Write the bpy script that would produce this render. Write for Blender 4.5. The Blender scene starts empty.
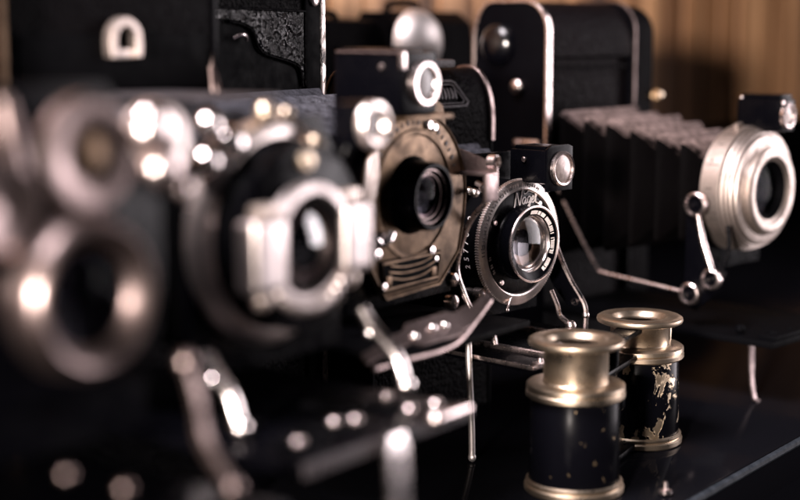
import bpy, bmesh, math, random
from mathutils import Vector, Matrix, noise
R = math.radians
MM = 0.001
scene = bpy.context.scene
random.seed(7)

# ------------------------------------------------------------------ camera
cam_d = bpy.data.cameras.new('camera'); cam = bpy.data.objects.new('camera', cam_d)
scene.collection.objects.link(cam); scene.camera = cam
cam.location = (0, 0, 0.160)
cam.rotation_euler = (R(90 - 8.5), 0, 0)
cam_d.sensor_width = 36.0
cam_d.angle = R(30.0)
cam_d.clip_start = 0.01; cam_d.clip_end = 50
cam_d.dof.use_dof = True
cam_d.dof.focus_distance = 0.566
cam_d.dof.aperture_fstop = 4.9
cam_d.dof.aperture_blades = 7
cam_d.dof.aperture_rotation = R(12)

# ------------------------------------------------------------------ light
world = bpy.data.worlds.new('World'); scene.world = world
world.use_nodes = True
bg = world.node_tree.nodes['Background']
bg.inputs[0].default_value = (0.30, 0.27, 0.36, 1); bg.inputs[1].default_value = 0.012

def area(name, loc, target, sx, sy, watts, col, spread=180):
    d = bpy.data.lights.new(name, 'AREA'); d.shape = 'RECTANGLE'; d.size = sx; d.size_y = sy
    d.energy = watts; d.color = col; d.spread = R(spread)
    o = bpy.data.objects.new(name, d); scene.collection.objects.link(o)
    o.location = loc
    o.rotation_euler = (Vector(target) - Vector(loc)).to_track_quat('-Z', 'Y').to_euler()
    return o
area('key_lamp', (-0.40, 0.15, 1.00), (0.05, 0.42, 0.05), 0.50, 0.40, 7.5, (1.0, 0.91, 0.95), 74)
area('window_lamp', (1.15, 0.80, 0.30), (0.40, 0.18, 0.20), 0.75, 0.80, 8.0, (1.0, 0.90, 0.94), 100)
area('front_lamp', (-0.39, -0.74, 0.27), (0.15, 0.80, 0.14), 0.10, 0.10, 23.0, (1.0, 0.87, 0.80), 120)

vs = scene.view_settings
vs.view_transform = 'Standard'; vs.look = 'None'; vs.exposure = 0.0; vs.gamma = 1.0
scene.render.engine = 'CYCLES'
scene.cycles.max_bounces = 10
scene.cycles.sample_clamp_indirect = 6.0
scene.cycles.use_denoising = True

# ------------------------------------------------------------------ materials
class NT:
    def __init__(s, name):
        s.m = bpy.data.materials.new(name); s.m.use_nodes = True
        s.t = s.m.node_tree; s.b = s.t.nodes['Principled BSDF']
        s.tc = s.t.nodes.new('ShaderNodeTexCoord').outputs['Object']
    def n(s, typ, **kw):
        nd = s.t.nodes.new(typ)
        for k, v in kw.items(): setattr(nd, k, v)
        return nd
    def link(s, a, b): s.t.links.new(a, b)
    def mapping(s, scale=(1, 1, 1), rot=(0, 0, 0)):
        mp = s.n('ShaderNodeMapping'); mp.inputs['Scale'].default_value = scale; mp.inputs['Rotation'].default_value = rot
        s.link(s.tc, mp.inputs[0]); return mp.outputs[0]
    def noise(s, scale, detail=4, rough=.55, vec=None, dist=0):
        nd = s.n('ShaderNodeTexNoise'); nd.inputs['Scale'].default_value = scale
        nd.inputs['Detail'].default_value = detail; nd.inputs['Roughness'].default_value = rough
        nd.inputs['Distortion'].default_value = dist
        s.link(vec if vec is not None else s.tc, nd.inputs['Vector']); return nd.outputs[0]
    def voronoi(s, scale, feature='F1', vec=None):
        nd = s.n('ShaderNodeTexVoronoi', feature=feature); nd.inputs['Scale'].default_value = scale
        s.link(vec if vec is not None else s.tc, nd.inputs['Vector']); return nd.outputs['Distance']
    def ramp(s, fac, stops, interp='LINEAR'):
        r = s.n('ShaderNodeValToRGB'); cr = r.color_ramp; cr.interpolation = interp
        while len(cr.elements) < len(stops): cr.elements.new(.5)
        for e, (p, c) in zip(cr.elements, stops):
            e.position = p; e.color = (c, c, c, 1) if not hasattr(c, '__len__') else (*c, 1)
        s.link(fac, r.inputs[0]); return r.outputs[0]
    def rng(s, fac, a, b, c, d):
        m = s.n('ShaderNodeMapRange'); m.inputs[1].default_value = a; m.inputs[2].default_value = b
        m.inputs[3].default_value = c; m.inputs[4].default_value = d
        s.link(fac, m.inputs[0]); return m.outputs[0]
    def bump(s, h, dist, strength=1.0, normal=None):
        bp = s.n('ShaderNodeBump'); bp.inputs['Distance'].default_value = dist; bp.inputs['Strength'].default_value = strength
        s.link(h, bp.inputs['Height'])
        if normal is not None: s.link(normal, bp.inputs['Normal'])
        return bp.outputs[0]
    def set(s, **kw):
        for k, v in kw.items():
            i = s.b.inputs[k.replace('_', ' ')]
            if hasattr(v, 'links') or isinstance(v, bpy.types.NodeSocket): s.link(v, i)
            elif hasattr(v, '__len__'): i.default_value = (*v, 1)
            else: i.default_value = v
        return s

def metal(name, c0, c1, r0, r1, scale=220, aniso=0, bumpd=0.00004, spots=True):
    t = NT(name)
    nz = t.noise(scale, 6, .65)
    fine = t.noise(scale * 6, 4, .6)
    col = t.ramp(nz, [(.32, c0), (.62, c1)])
    if spots:
        sp = t.ramp(t.noise(scale * 2.3, 5, .7), [(.66, 0), (.74, 1)])
        mx = t.n('ShaderNodeMix', data_type='RGBA')
        t.link(sp, mx.inputs[0]); t.link(col, mx.inputs[6]); mx.inputs[7].default_value = (c0[0] * .35, c0[1] * .3, c0[2] * .28, 1)
        col = mx.outputs[2]
    t.set(Base_Color=col, Metallic=1.0, Roughness=t.rng(nz, .3, .7, r1, r0), Normal=t.bump(fine, bumpd, .6))
    return t.m
M = {}
M['nickel'] = metal('worn_nickel', (.50, .41, .39), (.80, .69, .67), .20, .36)
M['dull'] = metal('dull_nickel', (.075, .054, .052), (.25, .195, .185), .28, .46, 120)
M['frost'] = metal('dulled_nickel', (.84, .76, .73), (.95, .90, .88), .46, .58, 120, spots=False)
M['silver'] = metal('tired_nickel', (.30, .26, .25), (.52, .46, .445), .30, .48, 120)
M['rim'] = metal('rim_nickel', (.66, .56, .52), (.88, .79, .75), .28, .42, 160)
M['satin'] = metal('satin_chrome', (.32, .265, .235), (.50, .43, .39), .40, .56, 160)
M['brass'] = metal('old_brass', (.24, .175, .12), (.66, .545, .42), .24, .48, 95)
M['bronze'] = metal('bronze_plate', (.034, .0215, .013), (.104, .069, .044), .36, .52, 120)
M['white_metal'] = metal('polished_nickel', (.80, .72, .70), (.92, .85, .83), .14, .26, 200, spots=False)

def enamel(name, base, rough, spec=.3):
    t = NT(name)
    nz = t.noise(160, 5, .6); sc = t.noise(60, 3, .5, t.mapping((1, 14, 3), (.4, .3, .9)))
    dust = t.ramp(t.noise(900, 3, .7), [(.66, 0), (.78, 1)])
    mx = t.n('ShaderNodeMix', data_type='RGBA'); t.link(dust, mx.inputs[0])
    mx.inputs[6].default_value = (*base, 1); mx.inputs[7].default_value = (base[0] * 2 + .0015, base[1] * 2 + .0013, base[2] * 2 + .0015, 1)
    t.set(Base_Color=mx.outputs[2], Roughness=t.rng(nz, .3, .7, rough, rough + .2), Specular_IOR_Level=spec, Normal=t.bump(sc, .00006, .35))
    return t.m
M['enamel'] = enamel('black_enamel', (.0010, .0010, .0016), .18, .05)
M['matt'] = enamel('matt_black', (.001, .001, .0014), .55, .025)
M['plate'] = enamel('black_end_plate', (.001, .001, .0016), .30, .03)

def leather(name, base, scale, depth, rough=.42, spec=.25):
    t = NT(name)
    v = t.voronoi(scale, 'SMOOTH_F1', t.mapping((1, 1, 1)))
    wr = t.noise(scale * .35, 5, .65, dist=1.2)
    ad = t.n('ShaderNodeMath', operation='ADD'); t.link(v, ad.inputs[0]); t.link(wr, ad.inputs[1])
    col = t.ramp(wr, [(.35, base), (.75, tuple(c * 2.0 + .0005 for c in base))])
    t.set(Base_Color=col, Roughness=t.rng(wr, .3, .7, rough - .1, rough + .14), Specular_IOR_Level=spec, Normal=t.bump(ad.outputs[0], depth, 1.0))
    return t.m
M['leather'] = leather('black_leather', (.0012, .001, .0013), 700, .0006, .45, .018)
M['roll'] = leather('hood_leather', (.0020, .0013, .0018), 620, .0009, .5, .045)
M['gloss'] = enamel('gloss_black', (.001, .001, .0018), .10, .5)
M['leather_coarse'] = leather('coarse_grain_leather', (.0018, .0015, .0016), 430, .0026, .22, .6)
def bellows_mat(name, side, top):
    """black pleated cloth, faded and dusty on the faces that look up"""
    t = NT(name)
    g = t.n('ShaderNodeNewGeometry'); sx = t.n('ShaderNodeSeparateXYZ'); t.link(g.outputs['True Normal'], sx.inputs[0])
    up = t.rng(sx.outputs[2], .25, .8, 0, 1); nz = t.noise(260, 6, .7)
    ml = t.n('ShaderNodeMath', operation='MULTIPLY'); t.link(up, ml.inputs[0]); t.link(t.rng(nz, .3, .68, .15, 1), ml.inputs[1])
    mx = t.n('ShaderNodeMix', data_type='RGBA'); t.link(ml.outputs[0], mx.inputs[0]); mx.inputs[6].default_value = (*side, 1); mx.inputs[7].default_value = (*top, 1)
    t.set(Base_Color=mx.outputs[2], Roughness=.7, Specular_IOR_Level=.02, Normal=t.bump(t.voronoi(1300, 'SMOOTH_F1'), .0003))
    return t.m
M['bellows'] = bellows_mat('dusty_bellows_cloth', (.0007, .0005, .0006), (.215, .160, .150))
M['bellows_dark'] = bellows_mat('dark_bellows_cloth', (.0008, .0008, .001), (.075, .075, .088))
M['faded'] = leather('faded_leather', (.016, .0135, .015), 1300, .0003, .5)

t = NT('chipped_barrel_paint')
nz = t.noise(125, 7, .64, t.mapping((1, 1, .7)), .5)
f = t.ramp(nz, [(.545, 0), (.56, 1)])
bc = t.ramp(t.noise(300, 4), [(.3, (.36, .27, .18)), (.7, (.64, .52, .38))])
mx = t.n('ShaderNodeMix', data_type='RGBA'); t.link(f, mx.inputs[0]); mx.inputs[6].default_value = (.0014, .0014, .0022, 1); t.link(bc, mx.inputs[7])
t.set(Base_Color=mx.outputs[2], Metallic=f, Roughness=t.rng(f, 0, 1, .22, .42), Specular_IOR_Level=.06, Normal=t.bump(f, -.0002, .7))
M['chipped'] = t.m
t = NT('black_barrel_paint')
f = t.ramp(t.noise(210, 5, .62), [(.665, 0), (.68, 1)])
mx = t.n('ShaderNodeMix', data_type='RGBA'); t.link(f, mx.inputs[0]); mx.inputs[6].default_value = (.0014, .0014, .0022, 1); mx.inputs[7].default_value = (.45, .33, .2, 1)
t.set(Base_Color=mx.outputs[2], Metallic=f, Roughness=t.rng(t.noise(90), .3, .7, .2, .36), Specular_IOR_Level=.02)
M['barrel'] = t.m
t = NT('cracked_edge_trim')
f = t.ramp(t.noise(330, 6, .7, t.mapping((1, 1, .45))), [(.40, 0), (.50, 1)])
mx = t.n('ShaderNodeMix', data_type='RGBA'); t.link(f, mx.inputs[0]); mx.inputs[6].default_value = (.01, .008, .008, 1); mx.inputs[7].default_value = (.82, .72, .68, 1)
t.set(Base_Color=mx.outputs[2], Metallic=f, Roughness=.3, Normal=t.bump(f, .0003, .8))
M['cracked'] = t.m

t = NT('lens_glass'); t.set(Base_Color=(.97, .95, 1.0), Roughness=.03, IOR=1.27, Transmission_Weight=1.0)
M['glass'] = t.m
t = NT('dense_lens_glass'); t.set(Base_Color=(.95, .93, 1.0), Roughness=.02, IOR=2.0, Transmission_Weight=1.0); M['dense'] = t.m
t = NT('coated_lens_glass'); t.set(Base_Color=(.80, .78, .9), Roughness=.02, IOR=1.05, Transmission_Weight=1.0); M['coated'] = t.m
t = NT('white_engraving'); t.set(Base_Color=(.72, .66, .64), Roughness=.5); M['white'] = t.m
t = NT('white_gloss_enamel'); t.set(Base_Color=(.86, .82, .80), Roughness=.25); M['ivory'] = t.m
t = NT('engraving_and_shade'); t.set(Base_Color=(.03, .022, .02), Roughness=.6); M['ink_shade'] = t.m  # for engraved marks, and for shade painted into the shutter grooves
t = NT('ground_glass'); t.set(Base_Color=t.ramp(t.noise(500, 4), [(.3, (.15, .12, .11)), (.7, (.30, .25, .235))]), Roughness=.28, Metallic=.5); M['ground'] = t.m
t = NT('dark_finder_glass'); t.set(Base_Color=t.ramp(t.noise(400, 4), [(.3, (.02, .016, .016)), (.7, (.09, .072, .068))]), Roughness=.2, Specular_IOR_Level=.3); M['fglass'] = t.m

# polished black shelf
t = NT('polished_black_shelf')
sm = t.noise(14, 5, .6, dist=.5); fine = t.noise(2500, 2, .6)
dust = t.ramp(t.noise(1400, 3, .75), [(.68, 0), (.76, 1)])
mx = t.n('ShaderNodeMix', data_type='RGBA'); t.link(dust, mx.inputs[0]); mx.inputs[6].default_value = (.003, .003, .004, 1); mx.inputs[7].default_value = (.022, .020, .021, 1)
t.set(Base_Color=mx.outputs[2], Roughness=t.rng(sm, .3, .7, .05, .16), Specular_IOR_Level=.006, Normal=t.bump(sm, .0002, .25))
M['shelf'] = t.m
t = NT('shelf_edge_trim'); t.set(Base_Color=t.ramp(t.noise(300, 5), [(.3, (.008, .010, .013)), (.7, (.024, .028, .034))]), Specular_IOR_Level=.03, Roughness=.6); M['edge'] = t.m

# wood boards: long vertical grain
t = NT('wood_boards')
vec = t.mapping((1, 1, .045))
g1 = t.noise(48, 6, .6, vec, .3); g2 = t.noise(420, 5, .6, t.mapping((1, 1, .02))); g3 = t.noise(22, 4, .5, vec, .4)
w = t.n('ShaderNodeMath', operation='MULTIPLY_ADD'); t.link(g1, w.inputs[0]); w.inputs[1].default_value = .75
w2 = t.n('ShaderNodeMath', operation='MULTIPLY'); t.link(g3, w2.inputs[0]); w2.inputs[1].default_value = .27
t.link(w2.outputs[0], w.inputs[2])
col = t.ramp(w.outputs[0], [(.38, (.050, .019, .008)), (.50, (.36, .176, .080)), (.62, (.76, .43, .225))])
t.set(Base_Color=col, Roughness=.55, Normal=t.bump(g2, .0004, .6))
M['wood'] = t.m

# ------------------------------------------------------------------ mesh helpers (millimetres in a thing's own axes)
def crom(pts, k=6, closed=False):
    P = [Vector(p) for p in pts]; out = []; n = len(P)
    segs = n if closed else n - 1
    for i in range(segs):
        if closed: a, b, c, d = P[i - 1], P[i], P[(i + 1) % n], P[(i + 2) % n]
        else: a, b, c, d = P[max(i - 1, 0)], P[i], P[i + 1], P[min(i + 2, n - 1)]
        for j in range(k):
            s = j / k
            out.append(.5 * ((2 * b) + (c - a) * s + (2 * a - 5 * b + 4 * c - d) * s * s + (3 * b - a - 3 * c + d) * s ** 3))
    if not closed: out.append(P[-1])
    return out

class MB:
    def __init__(s): s.v = []; s.f = []
    def raw(s, v, f, mat=None):
        o = len(s.v)
        s.v += [tuple(mat @ Vector(p)) if mat else tuple(p) for p in v]
        s.f += [tuple(i + o for i in q) for q in f]; return s
    def bm(s, bm, mat=None):
        bm.verts.index_update()
        s.raw([x.co[:] for x in bm.verts], [[q.index for q in fc.verts] for fc in bm.faces], mat); bm.free(); return s
    def box(s, c, d, bevel=.4, seg=2, rot=None):
        b = bmesh.new(); bmesh.ops.create_cube(b, size=1)
        for v in b.verts: v.co = Vector((v.co.x * d[0], v.co.y * d[1], v.co.z * d[2]))
        if bevel: bmesh.ops.bevel(b, geom=b.edges[:], offset=min(bevel, min(d) * .45), segments=seg, profile=.6, affect='EDGES')
        m = Matrix.Translation(c)
        if rot: m = m @ Matrix.Rotation(R(rot[1]), 4, rot[0])
        return s.bm(b, m)
    def prism(s, pts, axis, a0, a1, bevel=.4):
        """outline in the two other axes, extruded along 'axis'"""
        def mk(p, a): return {'x': (a, p[0], p[1]), 'y': (p[0], a, p[1]), 'z': (p[0], p[1], a)}[axis]
        b = bmesh.new(); n = len(pts)
        lo = [b.verts.new(mk(p, a0)) for p in pts]; hi = [b.verts.new(mk(p, a1)) for p in pts]
        f0 = b.faces.new(lo); f1 = b.faces.new(hi)
        for i in range(n): b.faces.new((lo[i], lo[(i + 1) % n], hi[(i + 1) % n], hi[i]))
        bmesh.ops.recalc_face_normals(b, faces=b.faces[:])
        if bevel: bmesh.ops.bevel(b, geom=list(set(f0.edges[:] + f1.edges[:])), offset=bevel, segments=2, profile=.6, affect='EDGES')
        return s.bm(b)
    def lathe(s, prof, c=(0, 0, 0), axis='x', n=72, cap=False):
        v = []; f = []; k = len(prof)
        for i in range(n):
            a = 2 * math.pi * i / n; ca, sa = math.cos(a), math.sin(a)
            for (u, r) in prof:
                p = {'x': (u, r * ca, r * sa), 'y': (r * sa, u, r * ca), 'z': (r * ca, r * sa, u)}[axis]
                v.append((p[0] + c[0], p[1] + c[1], p[2] + c[2]))
        for i in range(n):
            j = (i + 1) % n
            for q in range(k - 1): f.append((i * k + q, j * k + q, j * k + q + 1, i * k + q + 1))
        if cap: f.append(tuple(i * k for i in range(n))); f.append(tuple(i * k + k - 1 for i in range(n)))
        return s.raw(v, f)
    def tube(s, pts, r, n=10, smooth=0, closed=False):
        P = crom(pts, smooth, closed) if smooth else [Vector(p) for p in pts]
        rr = r if hasattr(r, '__len__') else [r] * len(P)
        v = []; f = []; m = len(P)
        t0 = (P[1] - P[0]).normalized(); nrm = t0.orthogonal().normalized()
        for i in range(m):
            if closed: tg = (P[(i + 1) % m] - P[i - 1]).normalized()
            else: tg = (P[min(i + 1, m - 1)] - P[max(i - 1, 0)]).normalized()
            nrm = (nrm - tg * nrm.dot(tg)).normalized(); bn = tg.cross(nrm)
            for q in range(n):
                a = 2 * math.pi * q / n
                v.append(P[i] + (nrm * math.cos(a) + bn * math.sin(a)) * rr[min(i, len(rr) - 1)])
        for i in range(m if closed else m - 1):
            j = (i + 1) % m
            for q in range(n): f.append((i * n + q, i * n + (q + 1) % n, j * n + (q + 1) % n, j * n + q))
        if not closed: f.append(tuple(range(n))[::-1]); f.append(tuple((m - 1) * n + q for q in range(n)))
        return s.raw([tuple(p) for p in v], f)
    def strip(s, pts, wdir, w, th, smooth=0):
        """flat bar: width w along wdir, thickness th, following pts"""
        P = crom(pts, smooth) if smooth else [Vector(p) for p in pts]
        W = Vector(wdir).normalized(); v = []; f = []; m = len(P)
        ws = w if hasattr(w, '__len__') else [w] * m
        for i in range(m):
            tg = (P[min(i + 1, m - 1)] - P[max(i - 1, 0)]).normalized(); nn = tg.cross(W).normalized()
            ww = ws[min(len(ws) - 1, int(i / max(1, m - 1) * (len(ws) - 1) + .5))]
            e = min(.25, th * .4)
            for (a, b) in ((-.5, -.5 + e / th), (-.5 + e / ww, -.5), (.5 - e / ww, -.5), (.5, -.5 + e / th), (.5, .5 - e / th), (.5 - e / ww, .5), (-.5 + e / ww, .5), (-.5, .5 - e / th)):
                v.append(P[i] + W * a * ww + nn * b * th)
        for i in range(m - 1):
            for q in range(8): f.append((i * 8 + q, i * 8 + (q + 1) % 8, (i + 1) * 8 + (q + 1) % 8, (i + 1) * 8 + q))
        f.append(tuple(range(8))[::-1]); f.append(tuple((m - 1) * 8 + q for q in range(8)))
        return s.raw([tuple(p) for p in v], f)
    def ball(s, c, r, n=20, sq=(1, 1, 1)):
        b = bmesh.new(); bmesh.ops.create_uvsphere(b, u_segments=n, v_segments=n // 2 + 2, radius=r)
        return s.bm(b, Matrix.Translation(c) @ Matrix.Diagonal((*sq, 1)))
    def screw(s, c, r, axis='x', out=1, slot=30):
        """slotted cheese-head screw"""
        b = MB(); b.lathe([(0, r), (r * .5, r), (r * .75, r * .8), (r * .8, 0)], axis='z', n=20)
        m = {'x': Matrix.Rotation(R(90 * out), 4, 'Y'), 'y': Matrix.Rotation(R(-90 * out), 4, 'X'), 'z': Matrix.Identity(4)}[axis]
        return s.raw(b.v, b.f, Matrix.Translation(c) @ m)
    def text(s, string, size, mat, ext=.12, shear=0):
        cu = bpy.data.curves.new('t', 'FONT'); cu.body = string; cu.size = size; cu.extrude = ext; cu.shear = shear
        cu.align_x = 'CENTER'; cu.align_y = 'CENTER'; cu.resolution_u = 3
        o = bpy.data.objects.new('t', cu); me = bpy.data.meshes.new_from_object(o)
        s.raw([q.co[:] for q in me.vertices], [tuple(p.vertices) for p in me.polygons], mat)
        bpy.data.objects.remove(o); bpy.data.curves.remove(cu); bpy.data.meshes.remove(me); return s
    def build(s, name, mat, parent=None, label=None, sharp=38):
        me = bpy.data.meshes.new(name); me.from_pydata([(a * MM, b * MM, c * MM) for a, b, c in s.v], [], s.f)
        b = bmesh.new(); b.from_mesh(me); bmesh.ops.recalc_face_normals(b, faces=b.faces[:]); b.to_mesh(me); b.free()
        me.materials.append(M[mat] if isinstance(mat, str) else mat)
        me.polygons.foreach_set('use_smooth', [True] * len(me.polygons)); me.set_sharp_from_angle(angle=R(sharp)); me.update()
        o = bpy.data.objects.new(name, me); scene.collection.objects.link(o)
        if parent: o.parent = parent
        if label: o['label'] = label
        return o

def each(name, mat, parent, mbs):
    for q in mbs: q.build(name, mat, parent)

def thing(name, label, cat, x, y, rz=0, group=None):
    o = bpy.data.objects.new(name, None); scene.collection.objects.link(o); o.empty_display_size = .02
    o.location = (x * MM, y * MM, 0); o.rotation_euler = (0, 0, R(rz)); o['label'] = label; o['category'] = cat
    if group: o['group'] = group
    return o
def face_mat(u, v, h, roll=0):
    """text matrix: reads left to right along +v, up along +h, facing +u"""
    return Matrix.Translation((u, v, h)) @ Matrix(((0, 0, 1, 0), (1, 0, 0, 0), (0, 1, 0, 0), (0, 0, 0, 1))) @ Matrix.Rotation(R(roll), 4, 'Z')

def lens_glass(root, u, h, r, bulge=2.0, th=3.0, v=0, name='lens_element', mat='coated'):
    n = 10; pr = []
    for i in range(n + 1): a = i / n; pr.append((u + bulge * (1 - a * a), r * a))
    for i in range(n, -1, -1): a = i / n; pr.append((u - th + bulge * .6 * a * a - bulge * .3, r * a))
    pr[0] = (pr[0][0], 0); pr[-1] = (pr[-1][0], 0)
    return MB().lathe(pr, (0, v, h), n=48).build(name, mat, root)

def bellows(root, u0, u1, a, b, folds, mat, amp=1.6):
    """a/b = (vmin, vmax, hmin, hmax) at u0/u1; zig-zag sleeve with cut corners"""
    v = []; f = []; N = folds * 8 + 1
    for i in range(N):
        s = i / (N - 1); u = u0 + (u1 - u0) * s
        ph = (i % 8) / 8; o = amp * (1.0 - 2.0 * abs(((ph * (1.25 if ph < .5 else .85) + (0 if ph < .5 else .15)) * 2) - 1) ** 1.25)
        o += .5 * amp * noise.noise(Vector((u * .06, folds, 3.3)))
        vm, vx, hm, hx = [a[k] + (b[k] - a[k]) * s for k in range(4)]
        vm -= o; vx += o; hm -= o; hx += o; c = 1.7
        ring = [(vm, hm + c), (vm, (hm + hx) / 2), (vm, hx - c), (vm + c, hx), ((vm * 2 + vx) / 3, hx), ((vm + vx * 2) / 3, hx), (vx - c, hx), (vx, hx - c), (vx, hm + c), (vx - c, hm), (vm + c, hm)]
        for q, (y, z) in enumerate(ring):
            j = noise.noise(Vector((u * .35, y * .14, z * .14))) * .55
            v.append((u + j, y, z + j * .7))
    k = 11
    for i in range(N - 1):
        for q in range(k): f.append((i * k + q, i * k + (q + 1) % k, (i + 1) * k + (q + 1) % k, (i + 1) * k + q))
    return MB().raw(v, f).build('bellows', mat, root, sharp=40)

def round_profile(uf, ub, top, rf, rb, bot=0, n=7, step=None):
    """(u,h) outline of a camera body seen from its end"""
    p = [(uf, bot)]
    if step: p += [(uf - step[1], bot + .01), (uf - step[1], step[0]), (uf, step[0] + 1.2)]; p.pop(0)
    for i in range(n + 1):
        a = math.pi / 2 * i / n; p.append((uf - rf[0] + rf[0] * math.cos(a), top - rf[1] + rf[1] * math.sin(a)))
    for i in range(n + 1):
        a = math.pi / 2 * i / n; p.append((ub + rb[0] - rb[0] * math.sin(a), top - rb[1] + rb[1] * math.cos(a)))
    p.append((ub, bot)); return p

ROW = 'antique folding cameras in a row'

# ------------------------------------------------------------------ setting: shelf, its edge, boarded wall
ang = math.atan2(-.6, .8)
Dv = Vector((.8, -.6, 0)); Lv = Vector((.6, .8, 0))
EDGE = -215.5
def on_shelf(u, l): p = Dv * u + Lv * l; return p.x, p.y
sh = bpy.data.objects.new
def rot_build(mb, name, mat, **kw):
    o = mb.build(name, mat); o.rotation_euler = (0, 0, ang); return o
b = MB(); b.box((EDGE - 190, 500, -9), (376, 2600, 18), .8)
o = rot_build(b, 'shelf', 'shelf'); o['kind'] = 'structure'
b = MB(); b.prism([(EDGE - .9, -2), (EDGE + .9, -2), (EDGE + 1.5, -1.0), (EDGE + 1.2, .2), (EDGE + .5, .7), (EDGE - .5, .7), (EDGE - .9, .3)], 'y', -800, 1800, .2)
o = rot_build(b, 'shelf_edge', 'edge'); o['kind'] = 'structure'
WALL = EDGE - 300
b = MB(); b.box((WALL + 9, 800, 41), (6, 3200, 84), 1.0)
o = rot_build(b, 'shade_panel', 'matt'); o['kind'] = 'structure'  # black panel added to stand for the shade low on the wall
b = MB()
y = -800
k = 0
while y < 2400:
    w = random.choice([30, 34, 38]); 
    b.box((WALL - 6 + random.uniform(-.6, .6), y + w / 2, 330), (12, w - 1.4, 760), 2.2, 2)
    y += w
wall = rot_build(b, 'board_wall', 'wood')
wall['label'] = 'wall of warm brown vertical wooden boards behind the cameras'; wall['category'] = 'wall'

# ================================================================== camera 5: chrome shutter on long bellows (right)
LH = 88.1
c5 = thing('folding_camera', 'folding camera at right with big satin chrome shutter and long pleated bellows', 'camera', 163.9, 661.6 + 21.0 - 21.0, -43.87, ROW)
V0, V1, UF, UB = -41, 27, -93, -137
prof = round_profile(UF, UB, 171.5, (17, 20), (12, 20), step=(145, 3.4))
MB().prism(prof, 'y', V0 + .8, V1 - .8, .5).build('body', 'roll', c5)
for vv, s in ((V0, -1), (V1, 1)):
    pr = round_profile(UF + .4, UB - .4, 172, (14, 14), (12, 20))
    pl = MB().prism([(a, b_) for a, b_ in pr], 'y', vv - .9 if s < 0 else vv - .8, vv + .8 if s < 0 else vv + .9, .4).build('end_plate', 'plate', c5)
    path = [(a + .2, vv + s * .3, b_) for a, b_ in pr]
    path[0] = (path[0][0], path[0][1], 104 if s < 0 else 122)
    MB().strip(path[:-1] + [(path[-1][0], path[-1][1], 122)], (0, 1, 0), 3.4 if s < 0 else .9, 1.5).build('edge_trim', 'nickel' if s < 0 else 'dull', pl)
pr = round_profile(UF - .8, UB + .8, 170.4, (14, 14), (12, 20))
MB().prism(pr, 'y', V1 + 1, V1 + 19, 1.6).build('end_cap', 'leather', c5)
pl = MB()
pl.ball((-122, V0 - .6, 151.8), 10.5, 40, (1, .6, 1)); pl.build('spool_boss', 'gloss', c5)
k = MB(); k.lathe([(0, 3.2), (1.2, 3.4), (2.4, 3.4), (3.2, 2.6), (3.6, 0)], (0, 0, 0), 'z', 28)
kk = MB().raw(k.v, k.f, Matrix.Translation((-109.5, V0 - .9, 132)) @ Matrix.Rotation(R(90), 4, 'X'))
for i in range(5):
    a = i * 1.256; kk.ball((-109.5 + 2.3 * math.cos(a), V0 - 3.6, 132 + 2.3 * math.sin(a)), .6, 8)
kk.build('button', 'nickel', c5)
MB().box((-104, V0 - 1.4, 106), (15, 1.6, 3.2), .7).screw((-109, V0 - 2.2, 106), .9, 'y', -1).screw((-99, V0 - 2.2, 106), .9, 'y', -1).build('hinge_bar', 'nickel', c5)
MB().lathe([(0, 2.6), (3, 2.6), (4, 1.8), (4.2, 0)], (-92, V1 + 19, 126), 'y', 20).build('latch_stud', 'brass', c5)
MB().box((UF - 2.6, (V0 + V1) / 2, 141), (3.0, V1 - V0 - 5, 1.4), .3).build('hood_seam', 'leather', c5)
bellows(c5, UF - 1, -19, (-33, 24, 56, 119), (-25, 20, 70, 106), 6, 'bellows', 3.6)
# standard and shutter
st = [(-25, 52), (25, 52), (25, 100)] + [(25 * math.cos(a), 92 + 25 * math.sin(a)) for a in [math.pi * i / 16 for i in range(1, 16)]] + [(-25, 100)]
st = [(-25, 52), (25, 52), (25, 92)] + [(25 * math.cos(math.pi * i / 16), 92 + 22 * math.sin(math.pi * i / 16)) for i in range(1, 16)] + [(-25, 92)]
MB().prism(st, 'x', -19.5, -17.8, .3).build('lens_standard', 'enamel', c5)
prof = [(-18, 0), (-18, 27.4), (-17.6, 28), (-8.8, 28), (-8.4, 27.6), (-8.4, 26.4), (-7.6, 26.4), (-7.6, 27.4), (-6.4, 27.1), (-6.4, 25.9), (-5.7, 25.9), (-5.7, 26.7), (-4.6, 26.4), (-4.6, 25.2), (-3.9, 25.2), (-3.9, 25.9), (-2.9, 25.5), (-2.9, 24.2), (-2.3, 24.2), (-2.1, 24.7), (-1.2, 24.2), (-.8, 22.6), (-.6, 20.6)]
hs = MB().lathe(prof, (0, 0, LH), n=120).build('shutter_housing', 'satin', c5)
for a, wd in ((125, 9), (100, 5)):
    pass
g = MB()
for u_, r_ in ((-8.0, 26.55), (-6.05, 26.05), (-4.25, 25.35), (-2.6, 24.35)): g.lathe([(u_ - .34, r_), (u_ - .34, r_ + .5), (u_ + .34, r_ + .5), (u_ + .34, r_)], (0, 0, LH), n=100)
g.build('groove_shade', 'ink_shade', hs)  # dark rings that paint the shade inside the housing grooves
e = MB()
for a in (38, 52, 74, 96, 118, 140):
    e.raw(*(lambda q: (q.v, q.f))(MB().box((-13, 0, 28.02), (6 if a % 4 else 3.2, .45, .16), 0)), Matrix.Translation((0, 0, LH)) @ Matrix.Rotation(R(a - 10), 4, 'X'))
e.raw(*(lambda q: (q.v, q.f))(MB().lathe([(0, .7), (.12, .6), (.12, 0)], axis='z', n=10)), Matrix.Translation((0, 0, LH)) @ Matrix.Rotation(R(60), 4, 'X') @ Matrix.Translation((-14, 0, 28)))
e.build('engraved_marks', 'ink_shade', hs)
MB().box((-12.6, -6, LH + 28), (2.5, 5, 3.0), .6, rot=('X', 12)).build('shutter_lever', 'satin', hs)
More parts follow.
